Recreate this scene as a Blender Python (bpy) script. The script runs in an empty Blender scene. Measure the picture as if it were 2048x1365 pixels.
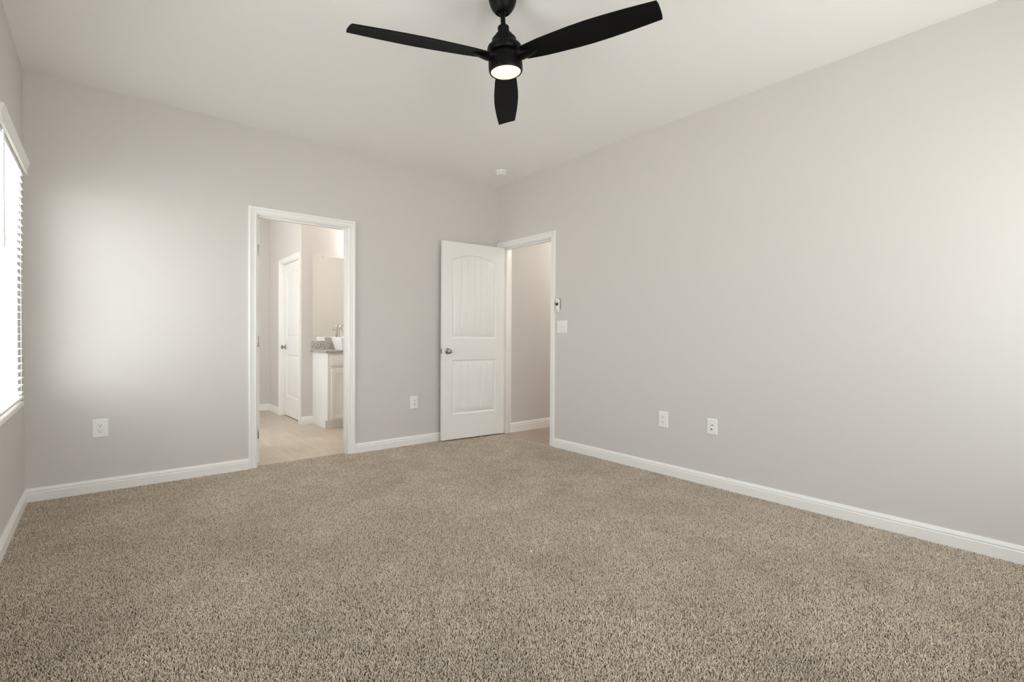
import bpy, bmesh, math, random
from mathutils import Vector, Matrix
random.seed(7)
SC = bpy.context.scene
C = SC.collection
H = 2.74; W = 3.783; D = 5.00          # bedroom: x -W..0, y -D..0, z 0..H

# ------------------------------------------------------------------ camera
def cam_axes(yaw, pitch, roll):
    f = Vector((math.sin(yaw)*math.cos(pitch), math.cos(yaw)*math.cos(pitch), math.sin(pitch)))
    r = Vector((math.cos(yaw), -math.sin(yaw), 0)); u = r.cross(f)
    c, s = math.cos(roll), math.sin(roll)
    return c*r + s*u, -s*r + c*u, f
cd = bpy.data.cameras.new('camera'); cam = bpy.data.objects.new('camera', cd); C.objects.link(cam)
r_, u_, f_ = cam_axes(0.690243, -0.01036621, 0.00569384)
m = Matrix((( r_.x, u_.x, -f_.x, -3.39879), (r_.y, u_.y, -f_.y, -4.39271), (r_.z, u_.z, -f_.z, 1.07671), (0, 0, 0, 1)))
cam.matrix_world = m
cd.sensor_width = 36; cd.sensor_fit = 'HORIZONTAL'; cd.lens = 991.955/2048*36; cd.clip_start = .02
SC.camera = cam

# ------------------------------------------------------------------ view, world, daylight
K = dict(ground=1.02, sky=.95, side=0.0, fan=.036, vanity=5.2, hall=8.2)   # light strengths
SC.view_settings.view_transform = 'Standard'; SC.view_settings.look = 'None'
SC.view_settings.gamma = 1; SC.view_settings.exposure = 3.33
try:
    SC.view_settings.use_curve_mapping = False
except Exception: pass
try:
    SC.cycles.use_denoising = True
    SC.cycles.max_bounces = 14; SC.cycles.diffuse_bounces = 10; SC.cycles.sample_clamp_indirect = 8
except Exception: pass
wd = bpy.data.worlds.new('overcast_sky'); SC.world = wd; wd.use_nodes = True
bg = wd.node_tree.nodes['Background']; bg.inputs[0].default_value = (0.97, 0.985, 1.0, 1); bg.inputs[1].default_value = 1.0
_nt = wd.node_tree; _tc = _nt.nodes.new('ShaderNodeTexCoord'); _sx = _nt.nodes.new('ShaderNodeSeparateXYZ'); _mr = _nt.nodes.new('ShaderNodeMapRange')
_mr.inputs['From Min'].default_value = -1; _mr.inputs['From Max'].default_value = 1
_cr = _nt.nodes.new('ShaderNodeValToRGB'); _e = _cr.color_ramp.elements          # glowing lower half added to light the ceiling, bright hazy horizon, softer zenith
_stops = [(0, tuple(K['ground']*c for c in (1.02, 1.0, .98))), (.48, tuple(K['ground']*c for c in (1.02, 1.0, .98))), (.505, tuple(K['sky']*c for c in (1.0, 1.0, 1.0))), (.60, tuple(K['sky']*c for c in (.95, .97, 1.0))), (1, tuple(.6*K['sky']*c for c in (.92, .96, 1.02)))]
while len(_e) < len(_stops): _e.new(.5)
for _k, (_p, _c) in enumerate(_stops): _e[_k].position = _p; _e[_k].color = (*_c, 1)
_nt.links.new(_tc.outputs['Generated'], _sx.inputs[0]); _nt.links.new(_sx.outputs['Z'], _mr.inputs['Value']); _nt.links.new(_mr.outputs[0], _cr.inputs[0]); 
_dp = _nt.nodes.new('ShaderNodeVectorMath'); _dp.operation = 'DOT_PRODUCT'; _dp.inputs[1].default_value = (-.80, -.60, .05)   # brighter side of the sky
_nt.links.new(_tc.outputs['Generated'], _dp.inputs[0])
_m2 = _nt.nodes.new('ShaderNodeMapRange'); _m2.interpolation_type = 'SMOOTHSTEP'; _m2.inputs['From Min'].default_value = .55; _m2.inputs['From Max'].default_value = .97
_m2.inputs['To Min'].default_value = 0; _m2.inputs['To Max'].default_value = K['side']
_el = _nt.nodes.new('ShaderNodeMapRange'); _el.interpolation_type = 'SMOOTHSTEP'; _el.inputs['From Min'].default_value = .45; _el.inputs['From Max'].default_value = .02; _el.inputs['To Min'].default_value = 0; _el.inputs['To Max'].default_value = 1
_gt = _nt.nodes.new('ShaderNodeMath'); _gt.operation = 'GREATER_THAN'; _gt.inputs[1].default_value = -.01
_ab = _nt.nodes.new('ShaderNodeMath'); _ab.operation = 'MULTIPLY'; _ab2 = _nt.nodes.new('ShaderNodeMath'); _ab2.operation = 'MULTIPLY'
_ad = _nt.nodes.new('ShaderNodeMix'); _ad.data_type = 'RGBA'; _ad.blend_type = 'ADD'; _ad.inputs[0].default_value = 1
_nt.links.new(_sx.outputs['Z'], _el.inputs['Value']); _nt.links.new(_sx.outputs['Z'], _gt.inputs[0])
_nt.links.new(_dp.outputs['Value'], _m2.inputs['Value']); _nt.links.new(_m2.outputs[0], _ab.inputs[0]); _nt.links.new(_el.outputs[0], _ab.inputs[1])
_nt.links.new(_ab.outputs[0], _ab2.inputs[0]); _nt.links.new(_gt.outputs[0], _ab2.inputs[1])
_nt.links.new(_cr.outputs[0], _ad.inputs[6]); _nt.links.new(_ab2.outputs[0], _ad.inputs[7]); _nt.links.new(_ad.outputs[2], bg.inputs[0])

def portal(name, loc, rot, sx, sy):
    l = bpy.data.lights.new(name, 'AREA'); l.shape = 'RECTANGLE'; l.size = sx; l.size_y = sy
    l.energy = 1; l.cycles.is_portal = True
    o = bpy.data.objects.new(name, l); C.objects.link(o); o.location = loc; o.rotation_euler = rot
R = math.radians
WIN = dict(y0=-1.275, y1=-0.302, z0=.655, z1=2.055)            # window beside the far corner (left wall)
WIN2 = dict(y0=-3.10, y1=-2.38, z0=.655, z1=2.055)             # second left window, out of frame, width tuned to balance the daylight
FILL_WIN5 = dict(x0=-2.95, x1=-2.08, z0=.655, z1=2.055)  # added rear window, unseen, sized to lift the ceiling and near walls
FILL_WIN3 = dict(x0=-1.45, x1=-0.45, z0=.655, z1=2.055)             # rear windows behind the camera, unseen, added and sized for even daylight
BW = dict(y0=.60, y1=2.00, z0=.95, z1=2.25)                     # bathroom window
for w in (WIN, WIN2):
    portal('window_daylight', (-W-.14, (w['y0']+w['y1'])/2, (w['z0']+w['z1'])/2), (0, R(-90), 0), w['z1']-w['z0'], w['y1']-w['y0'])
for w in (FILL_WIN3, FILL_WIN5):
    portal('window_daylight', ((w['x0']+w['x1'])/2, -D-.14, (w['z0']+w['z1'])/2), (R(90), 0, 0), w['x1']-w['x0'], w['z1']-w['z0'])
portal('window_daylight', (-W-.14, (BW['y0']+BW['y1'])/2, (BW['z0']+BW['z1'])/2), (0, R(-90), 0), BW['z1']-BW['z0'], BW['y1']-BW['y0'])

# ------------------------------------------------------------------ materials
def mat(name, col, rough=.5, metal=0, bump=None, spec=.5, sheen=0):
    m = bpy.data.materials.new(name); m.use_nodes = True
    nt = m.node_tree; b = nt.nodes['Principled BSDF']
    b.inputs['Base Color'].default_value = (*col, 1); b.inputs['Roughness'].default_value = rough
    b.inputs['Metallic'].default_value = metal; b.inputs['Specular IOR Level'].default_value = spec
    if sheen: b.inputs['Sheen Weight'].default_value = sheen
    if bump:
        sc, st, dist = bump
        tc = nt.nodes.new('ShaderNodeTexCoord'); n = nt.nodes.new('ShaderNodeTexNoise'); bp = nt.nodes.new('ShaderNodeBump')
        n.inputs['Scale'].default_value = sc; n.inputs['Detail'].default_value = 4
        bp.inputs['Strength'].default_value = st; bp.inputs['Distance'].default_value = dist
        nt.links.new(tc.outputs['Object'], n.inputs['Vector']); nt.links.new(n.outputs['Fac'], bp.inputs['Height'])
        nt.links.new(bp.outputs['Normal'], b.inputs['Normal'])
    return m
def emis(name, col, st):
    m = bpy.data.materials.new(name); m.use_nodes = True; b = m.node_tree.nodes['Principled BSDF']
    b.inputs['Base Color'].default_value = (.6, .56, .5, 1)
    b.inputs['Emission Color'].default_value = (*col, 1); b.inputs['Emission Strength'].default_value = st
    return m
M = {}
M['wall'] = mat('greige_paint', (.675, .651, .630), .75, bump=(260, .06, .002), spec=.25)
M['ceil'] = mat('ceiling_paint', (.93, .916, .900), .9, bump=(180, .08, .003), spec=.2)
M['trim'] = mat('white_trim_paint', (.90, .893, .882), .38, spec=.45)
M['door'] = mat('white_door_paint', (.88, .873, .862), .42, bump=(90, .05, .001), spec=.45)
M['plastic'] = mat('white_plastic', (.88, .875, .86), .35)
M['vinyl'] = mat('white_vinyl', (.90, .90, .89), .4)
M['slat'] = mat('white_faux_wood', (.90, .895, .88), .45, bump=(60, .05, .001))
M['nickel'] = mat('satin_nickel', (.42, .40, .37), .3, metal=1)
M['chrome'] = mat('chrome', (.75, .75, .75), .12, metal=1)
M['dark'] = mat('dark_slot', (.03, .03, .03), .6)
M['gray'] = mat('gray_plastic', (.30, .29, .28), .45)
M['slotgray'] = mat('light_gray_plastic', (.55, .55, .54), .5)
M['black'] = mat('matte_black_metal', (.0022, .0022, .0024), .42, spec=.16)
M['blade'] = mat('black_blade_wood', (.0042, .004, .0042), .6, bump=(120, .1, .001), spec=.10)
M['lens'] = emis('frosted_lens_lit', (1.0, .70, .42), K['fan']*4)
M['cab'] = mat('white_cabinet_paint', (.84, .835, .82), .4)
M['porcelain'] = mat('white_porcelain', (.90, .90, .89), .12)
M['mirror'] = mat('mirror_glass', (.93, .94, .92), .0, metal=1)
M['lint'] = mat('white_lint', (.95, .95, .93), .8)
M['lampglass'] = emis('vanity_lamp_glass', (1.0, .96, .90), K['vanity'])
M['hallfill'] = emis('hall_fill_glass', (1.0, .97, .88), K['hall'])  # glow of the added hall lamp

def glass():
    m = bpy.data.materials.new('window_glass'); m.use_nodes = True; nt = m.node_tree
    nt.nodes.remove(nt.nodes['Principled BSDF']); out = nt.nodes['Material Output']
    tr = nt.nodes.new('ShaderNodeBsdfTransparent'); gl = nt.nodes.new('ShaderNodeBsdfGlossy'); mx = nt.nodes.new('ShaderNodeMixShader')
    fr = nt.nodes.new('ShaderNodeFresnel'); fr.inputs[0].default_value = 1.45; gl.inputs['Roughness'].default_value = .02
    tr.inputs[0].default_value = (.95, .97, .96, 1)
    ge = nt.nodes.new('ShaderNodeNewGeometry'); fm = nt.nodes.new('ShaderNodeMath'); fm.operation = 'MULTIPLY_ADD'; fm.inputs[1].default_value = -1; fm.inputs[2].default_value = 1
    fk = nt.nodes.new('ShaderNodeMath'); fk.operation = 'MULTIPLY'; nt.links.new(ge.outputs['Backfacing'], fm.inputs[0]); nt.links.new(fr.outputs[0], fk.inputs[0]); nt.links.new(fm.outputs[0], fk.inputs[1])
    nt.links.new(fk.outputs[0], mx.inputs[0]); nt.links.new(tr.outputs[0], mx.inputs[1]); nt.links.new(gl.outputs[0], mx.inputs[2])
    nt.links.new(mx.outputs[0], out.inputs[0]); return m
M['glass'] = glass()

def ramp(nt, stops):
    r = nt.nodes.new('ShaderNodeValToRGB'); e = r.color_ramp.elements
    while len(e) < len(stops): e.new(.5)
    for k, (p, c) in enumerate(stops): e[k].position = p; e[k].color = (*c, 1)
    return r
def node_noise(nt, vec, scale, detail=3, rough=.5):
    n = nt.nodes.new('ShaderNodeTexNoise'); n.inputs['Scale'].default_value = scale; n.inputs['Detail'].default_value = detail
    n.inputs['Roughness'].default_value = rough; nt.links.new(vec, n.inputs['Vector']); return n

def carpet():
    m = mat('beige_frieze_carpet', (.4, .35, .3), .95, spec=.05, sheen=.15); nt = m.node_tree; b = nt.nodes['Principled BSDF']
    b.inputs['Sheen Roughness'].default_value = .5; b.inputs['Sheen Tint'].default_value = (.9, .85, .78, 1)
    at = nt.nodes.new('ShaderNodeAttribute'); at.attribute_name = 'yarn'
    ge = nt.nodes.new('ShaderNodeNewGeometry'); v = ge.outputs['Position']
    patch = node_noise(nt, v, 1.7, 3, .6); patch2 = node_noise(nt, v, 7, 2, .5)
    cr = ramp(nt, [(0, CARPET[0]), (.5, CARPET[1]), (1, CARPET[2])])
    nt.links.new(at.outputs['Fac'], cr.inputs[0])
    p1 = ramp(nt, [(.35, (.92, .915, .91)), (.65, (1.06, 1.06, 1.06))]); nt.links.new(patch.outputs['Fac'], p1.inputs[0])
    p2 = ramp(nt, [(.35, (.95, .95, .95)), (.65, (1.05, 1.05, 1.05))]); nt.links.new(patch2.outputs['Fac'], p2.inputs[0])
    m1 = nt.nodes.new('ShaderNodeMix'); m1.data_type = 'RGBA'; m1.blend_type = 'MULTIPLY'; m1.inputs[0].default_value = 1
    m2 = nt.nodes.new('ShaderNodeMix'); m2.data_type = 'RGBA'; m2.blend_type = 'MULTIPLY'; m2.inputs[0].default_value = 1
    nt.links.new(cr.outputs[0], m1.inputs[6]); nt.links.new(p1.outputs[0], m1.inputs[7])
    nt.links.new(m1.outputs[2], m2.inputs[6]); nt.links.new(p2.outputs[0], m2.inputs[7])
    nt.links.new(m2.outputs[2], b.inputs['Base Color'])
    return m
CARPET = [(.21, .165, .12), (.83, .71, .585), (.96, .87, .755)]
M['backing'] = mat('carpet_backing', (.05, .04, .03), .95)
M['carpet'] = carpet()

def planks(name, c1, c2, mortar, bw, bh, msz, rot=0, rough=.4):
    m = mat(name, c1, rough); nt = m.node_tree; b = nt.nodes['Principled BSDF']
    tc = nt.nodes.new('ShaderNodeTexCoord'); mp = nt.nodes.new('ShaderNodeMapping'); mp.inputs['Rotation'].default_value = (0, 0, rot)
    nt.links.new(tc.outputs['Object'], mp.inputs[0])
    br = nt.nodes.new('ShaderNodeTexBrick'); br.inputs['Scale'].default_value = 1
    br.inputs['Brick Width'].default_value = bw; br.inputs['Row Height'].default_value = bh; br.inputs['Mortar Size'].default_value = msz
    br.inputs['Color1'].default_value = (*c1, 1); br.inputs['Color2'].default_value = (*c2, 1); br.inputs['Mortar'].default_value = (*mortar, 1)
    nt.links.new(mp.outputs[0], br.inputs['Vector'])
    mp2 = nt.nodes.new('ShaderNodeMapping'); mp2.inputs['Scale'].default_value = (2.5, 16, 1); nt.links.new(mp.outputs[0], mp2.inputs[0])
    n = node_noise(nt, mp2.outputs[0], 1.6, 5, .6); cr = ramp(nt, [(.3, (.90, .89, .88)), (.7, (1.06, 1.06, 1.06))]); nt.links.new(n.outputs['Fac'], cr.inputs[0])
    mx = nt.nodes.new('ShaderNodeMix'); mx.data_type = 'RGBA'; mx.blend_type = 'MULTIPLY'; mx.inputs[0].default_value = 1
    nt.links.new(br.outputs[0], mx.inputs[6]); nt.links.new(cr.outputs[0], mx.inputs[7]); nt.links.new(mx.outputs[2], b.inputs['Base Color'])
    return m
M['tile'] = planks('beige_floor_tile', (.62, .535, .44), (.57, .49, .405), (.70, .63, .54), .61, .305, .004, R(90), .35)
M['wood'] = planks('oak_vinyl_plank', (.40, .32, .25), (.34, .27, .21), (.24, .18, .13), 1.2, .18, .0015, R(90), .4)

def granite():
    m = mat('speckled_granite', (.5, .5, .5), .2); nt = m.node_tree; b = nt.nodes['Principled BSDF']
    tc = nt.nodes.new('ShaderNodeTexCoord'); n = node_noise(nt, tc.outputs['Object'], 95, 3, .7)
    vo = nt.nodes.new('ShaderNodeTexVoronoi'); vo.inputs['Scale'].default_value = 120; nt.links.new(tc.outputs['Object'], vo.inputs['Vector'])
    cr = ramp(nt, [(.36, (.03, .028, .025)), (.44, (.30, .26, .22)), (.52, (.55, .53, .50)), (.64, (.72, .71, .68))]); nt.links.new(n.outputs['Fac'], cr.inputs[0])
    sep = ramp(nt, [(.0, (.55, .52, .5)), (.5, (1.05, 1.05, 1.05))]); nt.links.new(vo.outputs['Color'], sep.inputs[0])
    mx = nt.nodes.new('ShaderNodeMix'); mx.data_type = 'RGBA'; mx.blend_type = 'MULTIPLY'; mx.inputs[0].default_value = .6
    nt.links.new(cr.outputs[0], mx.inputs[6]); nt.links.new(sep.outputs[0], mx.inputs[7]); nt.links.new(mx.outputs[2], b.inputs['Base Color'])
    return m
M['granite'] = granite()

# ------------------------------------------------------------------ helpers
def link_bm(name, bm, material, parent=None, smooth=False, angle=35):
    bmesh.ops.recalc_face_normals(bm, faces=bm.faces[:])
    me = bpy.data.meshes.new(name); bm.to_mesh(me); bm.free()
    me.materials.append(material)
    if smooth:
        me.polygons.foreach_set('use_smooth', [True]*len(me.polygons))
        try: me.set_sharp_from_angle(angle=R(angle))
        except Exception: pass
    o = bpy.data.objects.new(name, me); C.objects.link(o)
    if parent is not None: o.parent = parent
    return o
def add_box(bm, lo, hi, bevel=0, mat4=None, seg=2):
    r = bmesh.ops.create_cube(bm, size=1)['verts']
    c = [(a+b)/2 for a, b in zip(lo, hi)]; s = [abs(b-a) for a, b in zip(lo, hi)]
    for v in r: v.co = Vector((v.co.x*s[0]+c[0], v.co.y*s[1]+c[1], v.co.z*s[2]+c[2]))
    if bevel:
        es = list({e for v in r for e in v.link_edges})
        out = bmesh.ops.bevel(bm, geom=es, offset=bevel, segments=seg, profile=.5, affect='EDGES')
        r = list({v for f in out['faces'] for v in f.verts})
    if mat4 is not None:
        bmesh.ops.transform(bm, matrix=mat4, verts=r)
    return r
def box(name, lo, hi, material, parent=None, bevel=0, seg=2):
    bm = bmesh.new(); add_box(bm, lo, hi, bevel, seg=seg)
    return link_bm(name, bm, material, parent, smooth=bool(bevel))
def boxes(name, lst, material, parent=None, bevel=0):
    bm = bmesh.new()
    for lo, hi in lst: add_box(bm, lo, hi, bevel)
    return link_bm(name, bm, material, parent, smooth=bool(bevel))
def add_lathe(bm, prof, n=48, mat4=None, cap0=True, cap1=True):
    rings = []
    for (r, z) in prof:
        rings.append([bm.verts.new((r*math.cos(2*math.pi*k/n), r*math.sin(2*math.pi*k/n), z)) for k in range(n)])
    for a, b in zip(rings, rings[1:]):
        for k in range(n): bm.faces.new((a[k], a[(k+1) % n], b[(k+1) % n], b[k]))
    if cap0: bm.faces.new(rings[0][::-1])
    if cap1: bm.faces.new(rings[-1])
    vs = [v for r in rings for v in r]
    if mat4 is not None: bmesh.ops.transform(bm, matrix=mat4, verts=vs)
    return vs
def lathe(name, prof, material, parent=None, n=48, mat4=None, angle=30):
    bm = bmesh.new(); add_lathe(bm, prof, n, mat4)
    return link_bm(name, bm, material, parent, smooth=True, angle=angle)
def empty(name, loc=(0, 0, 0), rotz=0, label=None, cat=None, group=None, kind=None):
    o = bpy.data.objects.new(name, None); C.objects.link(o); o.location = loc; o.rotation_euler = (0, 0, rotz)
    o.empty_display_size = .1
    tag(o, label, cat, group, kind); return o
def tag(o, label=None, cat=None, group=None, kind=None):
    if label: o['label'] = label
    if cat: o['category'] = cat
    if group: o['group'] = group
    if kind: o['kind'] = kind
    return o
def structure(o): o['kind'] = 'structure'; return o
def copy_tree(o, parent=None):
    c = o.copy(); C.objects.link(c); c.parent = parent
    for ch in [x for x in bpy.data.objects if x.parent == o]: copy_tree(ch, c)
    return c

# ------------------------------------------------------------------ shell
T = .115; ZB = -.06
def wall_x(name, x0, x1, ya, yb, holes, zt=H, material=None):
    """wall running along X between y=ya..yb with rectangular holes (x0,x1,z0,z1)"""
    L = []; cur = x0
    for (a, b, z0, z1) in sorted(holes):
        if a > cur: L.append(((cur, ya, ZB), (a, yb, zt)))
        if z0 > 0: L.append(((a, ya, ZB), (b, yb, z0)))
        L.append(((a, ya, z1), (b, yb, zt))); cur = b
    if cur < x1: L.append(((cur, ya, ZB), (x1, yb, zt)))
    return structure(boxes(name, L, material or M['wall']))
def wall_y(name, y0, y1, xa, xb, holes, zt=H, material=None):
    L = []; cur = y0
    for (a, b, z0, z1) in sorted(holes):
        if a > cur: L.append(((xa, cur, ZB), (xb, a, zt)))
        if z0 > 0: L.append(((xa, a, ZB), (xb, b, z0)))
        L.append(((xa, a, z1), (xb, b, zt))); cur = b
    if cur < y1: L.append(((xa, cur, ZB), (xb, y1, zt)))
    return structure(boxes(name, L, material or M['wall']))

BD = dict(x0=-2.438, x1=-1.690, z=2.040)      # bathroom door clear opening (back wall)
HD = dict(y0=-.873, y1=-.113, z=2.040)        # bedroom entry door clear opening (right wall)
CD = dict(y0=1.910, y1=2.690, z=2.012)        # bathroom closet door clear opening
J = .018                                      # jamb thickness
YB = 3.30; XC = -1.555; YV = 1.82             # bathroom far wall, closet wall face, mirror wall face
wall_x('wall_back', -W-.12, T, 0, T, [(BD['x0']-J, BD['x1']+J, 0, BD['z']+J)])
wall_y('wall_right', -D-.12, 0, 0, T, [(HD['y0']-J, HD['y1']+J, 0, HD['z']+J)])
hx = lambda w, a, b: (w[a], w[b], w['z0'], w['z1'])
wall_y('wall_left', -D-.12, YB+.12, -W-.14, -W, [hx(WIN, 'y0', 'y1'), hx(WIN2, 'y0', 'y1'), hx(BW, 'y0', 'y1')])
wall_x('wall_rear', -W, 0, -D-.14, -D, [hx(FILL_WIN3, 'x0', 'x1'), hx(FILL_WIN5, 'x0', 'x1')])
# bathroom and closet walls beyond the back wall
wall_x('wall_bathroom_far', -W, XC+T, YB, YB+T, [])
wall_y('wall_bathroom_closet', YV, YB, XC, XC+T, [(CD['y0']-J, CD['y1']+J, 0, CD['z']+J)])
wall_x('wall_bathroom_mirror', XC+T, T, YV, YV+T, [])
wall_y('wall_bathroom_right', T, YV, 0, T, [])
box_c = boxes('wall_closet_inside', [((XC+T, YB, 0), (-.7, YB+T, H)), ((-.8, YV+T, 0), (-.7, YB, H))], M['wall']); structure(box_c)
# hall walls beyond the right wall
wall_x('wall_hall_back', T, 2.6, -.105, 0, [])
wall_x('wall_hall_front', T, 2.6, -1.50, -1.40, [])
wall_y('wall_hall_end', -1.50, 0, 2.6, 2.7, [])
structure(box('ceiling', (-W-.14, -D-.14, H), (2.7, YB+.12, H+.1), M['ceil']))
structure(box('floor', (-W, -D, -.06), (0, 0, -.009), M['backing']))
structure(box('floor_doorway', (BD['x0']-J, 0, -.06), (BD['x1']+J, .072, -.009), M['backing']))
structure(box('floor_bathroom', (-W, .072, -.06), (T, YB, -.006), M['tile']))
structure(box('floor_closet', (XC+T, YV+T, -.06), (-.8, YB, -.006), M['tile']))
structure(box('floor_doorway', (0, HD['y0']-J, -.06), (.010, HD['y1']+J, -.009), M['backing']))
structure(box('floor_hall', (.010, -1.5, -.06), (2.6, 0, -.006), M['wood']))
structure(box('trim_doorway_threshold', (.004, HD['y0'], -.006), (.030, HD['y1'], .001), M['wood'], bevel=.002))

# carpet pile: twisted yarn tufts, one object (patches of tufts repeated by geometry nodes)
import numpy as np
def yarn_patch(rng, x0, y0, sx, sy, step):
    nx, ny = max(1, round(sx/step)), max(1, round(sy/step)); n = nx*ny
    gx, gy = np.meshgrid((np.arange(nx)+.5)*sx/nx, (np.arange(ny)+.5)*sy/ny)
    px = x0+gx.ravel()+rng.uniform(-.5, .5, n)*step; py = y0+gy.ravel()+rng.uniform(-.5, .5, n)*step
    hgt = rng.uniform(.0065, .0112, n); rad = rng.uniform(.0009, .0014, n); tone = np.clip(rng.normal(.47, .28, n), 0, 1)
    az = rng.uniform(0, 2*np.pi, n); lean = rng.uniform(.0005, .0060, n); az2 = az+rng.uniform(-1.5, 1.5, n)
    V = []; segs = [(0, 0, 1.0), (.45, .35, 1.15), (.80, .8, 1.0), (1.0, 1.15, .45)]
    for (hz, ln_, rs_) in segs:
        cx_ = px+np.cos(az+(az2-az)*hz)*lean*ln_; cy_ = py+np.sin(az+(az2-az)*hz)*lean*ln_; cz_ = -.010+hgt*hz
        for q in range(4):
            t = az+q*np.pi/2+hz*2.2
            V.append(np.stack([cx_+np.cos(t)*rad*rs_, cy_+np.sin(t)*rad*rs_, cz_+0*px], 1))
    V = np.stack(V, 1).reshape(-1, 3)                        # n x 16 verts
    F = []
    for sgm in range(3):
        for q in range(4):
            a, b_ = sgm*4+q, sgm*4+(q+1) % 4; F.append((a, b_, b_+4, a+4))
    F.append((12, 13, 14, 15)); F = np.array(F)
    Fa = (F[None]+16*np.arange(n)[:, None, None]).reshape(-1, 4)
    return V, Fa, np.repeat(tone, 16)
def carpet_pile():
    rng = np.random.default_rng(5); NX, NY = 15, 20; sx, sy = W/NX, D/NY
    Vs, Fs, Ts, G = [], [], [], []; off = 0
    jobs = [(k, -sx/2, -sy/2, sx, sy) for k in (1, 2, 3)] + [(0, BD['x0'], 0, BD['x1']-BD['x0'], .070), (0, .001, HD['y0'], .007, HD['y1']-HD['y0'])]
    for (gid, x0, y0, ax, ay) in jobs:
        v, f, t = yarn_patch(rng, x0, y0, ax, ay, .0040); Vs.append(v); Fs.append(f+off); Ts.append(t); G.append(np.full(len(v), gid)); off += len(v)
    pts = np.array([(-W+(i+.5)*sx, -D+(j+.5)*sy, 0) for i in range(NX) for j in range(NY)]); Vs.append(pts); Ts.append(np.zeros(len(pts))); G.append(np.full(len(pts), 9))
    V = np.concatenate(Vs); F = np.concatenate(Fs)
    me = bpy.data.meshes.new('carpet_pile'); me.vertices.add(len(V)); me.vertices.foreach_set('co', V.astype(np.float32).ravel())
    me.loops.add(F.size); me.loops.foreach_set('vertex_index', F.astype(np.int32).ravel())
    me.polygons.add(len(F)); me.polygons.foreach_set('loop_start', np.arange(0, F.size, 4, dtype=np.int32))
    try: me.polygons.foreach_set('loop_total', np.full(len(F), 4, dtype=np.int32))
    except Exception: pass
    me.update(calc_edges=True)
    a = me.attributes.new('yarn', 'FLOAT', 'POINT'); a.data.foreach_set('value', np.concatenate(Ts).astype(np.float32))
    a = me.attributes.new('gid', 'INT', 'POINT'); a.data.foreach_set('value', np.concatenate(G).astype(np.int32))
    me.polygons.foreach_set('use_smooth', [True]*len(me.polygons))
    me.materials.append(M['carpet'])
    o = bpy.data.objects.new('carpet_pile', me); C.objects.link(o)
    tag(o, 'beige cut-pile carpet covering the bedroom floor', 'carpet', kind='stuff')
    ng = bpy.data.node_groups.new('carpet_pile', 'GeometryNodeTree'); ng.is_modifier = True
    ng.interface.new_socket('Geometry', in_out='INPUT', socket_type='NodeSocketGeometry'); ng.interface.new_socket('Geometry', in_out='OUTPUT', socket_type='NodeSocketGeometry')
    N = ng.nodes.new; Lk = ng.links.new
    gi = N('NodeGroupInput'); go = N('NodeGroupOutput')
    at = N('GeometryNodeInputNamedAttribute'); at.data_type = 'INT'; at.inputs['Name'].default_value = 'gid'
    def pick(geo, val):
        c = N('FunctionNodeCompare'); c.data_type = 'INT'; c.operation = 'EQUAL'
        Lk(at.outputs['Attribute'], c.inputs[2]); c.inputs[3].default_value = val
        s_ = N('GeometryNodeSeparateGeometry'); s_.domain = 'POINT'; Lk(geo, s_.inputs[0]); Lk(c.outputs[0], s_.inputs[1]); return s_.outputs[0]
    src = gi.outputs[0]; loose = pick(src, 0); pt = pick(src, 9)
    join = N('GeometryNodeJoinGeometry')
    for k in (3, 2, 1):
        g2 = N('GeometryNodeGeometryToInstance'); Lk(pick(src, k), g2.inputs[0]); Lk(g2.outputs[0], join.inputs[0])
    iop = N('GeometryNodeInstanceOnPoints'); Lk(pt, iop.inputs['Points']); Lk(join.outputs[0], iop.inputs['Instance']); iop.inputs['Pick Instance'].default_value = True
    ri = N('FunctionNodeRandomValue'); ri.data_type = 'INT'
    ri.inputs[4].default_value = 0; ri.inputs[5].default_value = 2; Lk(ri.outputs[2], iop.inputs['Instance Index'])
    rr_ = N('FunctionNodeRandomValue'); rr_.data_type = 'INT'; rr_.inputs[4].default_value = 0; rr_.inputs[5].default_value = 1; rr_.inputs['Seed'].default_value = 4
    mu = N('ShaderNodeMath'); mu.operation = 'MULTIPLY'; mu.inputs[1].default_value = math.pi; Lk(rr_.outputs[2], mu.inputs[0])
    cx_ = N('ShaderNodeCombineXYZ'); Lk(mu.outputs[0], cx_.inputs[2]); Lk(cx_.outputs[0], iop.inputs['Rotation'])
    j2 = N('GeometryNodeJoinGeometry'); Lk(iop.outputs[0], j2.inputs[0]); Lk(loose, j2.inputs[0]); Lk(j2.outputs[0], go.inputs[0])
    md = o.modifiers.new('pile', 'NODES'); md.node_group = ng
carpet_pile()

# baseboards
def bb_prof(h=.086, t=.014):
    h += .006
    return [(0, 0), (t, 0), (t, h*.68), (t-.003, h*.72), (t-.003, h*.76), (t-.001, h*.80), (t-.005, h*.93), (t-.008, h), (0, h)]
def baseboard(name, p0, p1, nrm, h=.086, t=.014, z=-.009):
    """p0->p1 along the wall face, nrm: unit vector into the room"""
    bm = bmesh.new(); pr = bb_prof(h, t); A = []; B = []
    for (d, zz) in pr:
        A.append(bm.verts.new((p0[0]+nrm[0]*d, p0[1]+nrm[1]*d, z+zz))); B.append(bm.verts.new((p1[0]+nrm[0]*d, p1[1]+nrm[1]*d, z+zz)))
    n = len(pr)
    for k in range(n): bm.faces.new((A[k], A[(k+1) % n], B[(k+1) % n], B[k]))
    bm.faces.new(A); bm.faces.new(B[::-1])
    return structure(link_bm(name, bm, M['trim']))
CW = .057; RV = .006
baseboard('baseboard_back', (-W, 0), (BD['x0']-RV-CW, 0), (0, -1))
baseboard('baseboard_back', (BD['x1']+RV+CW, 0), (0, 0), (0, -1))
baseboard('baseboard_left', (-W, -D), (-W, 0), (1, 0))
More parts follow.
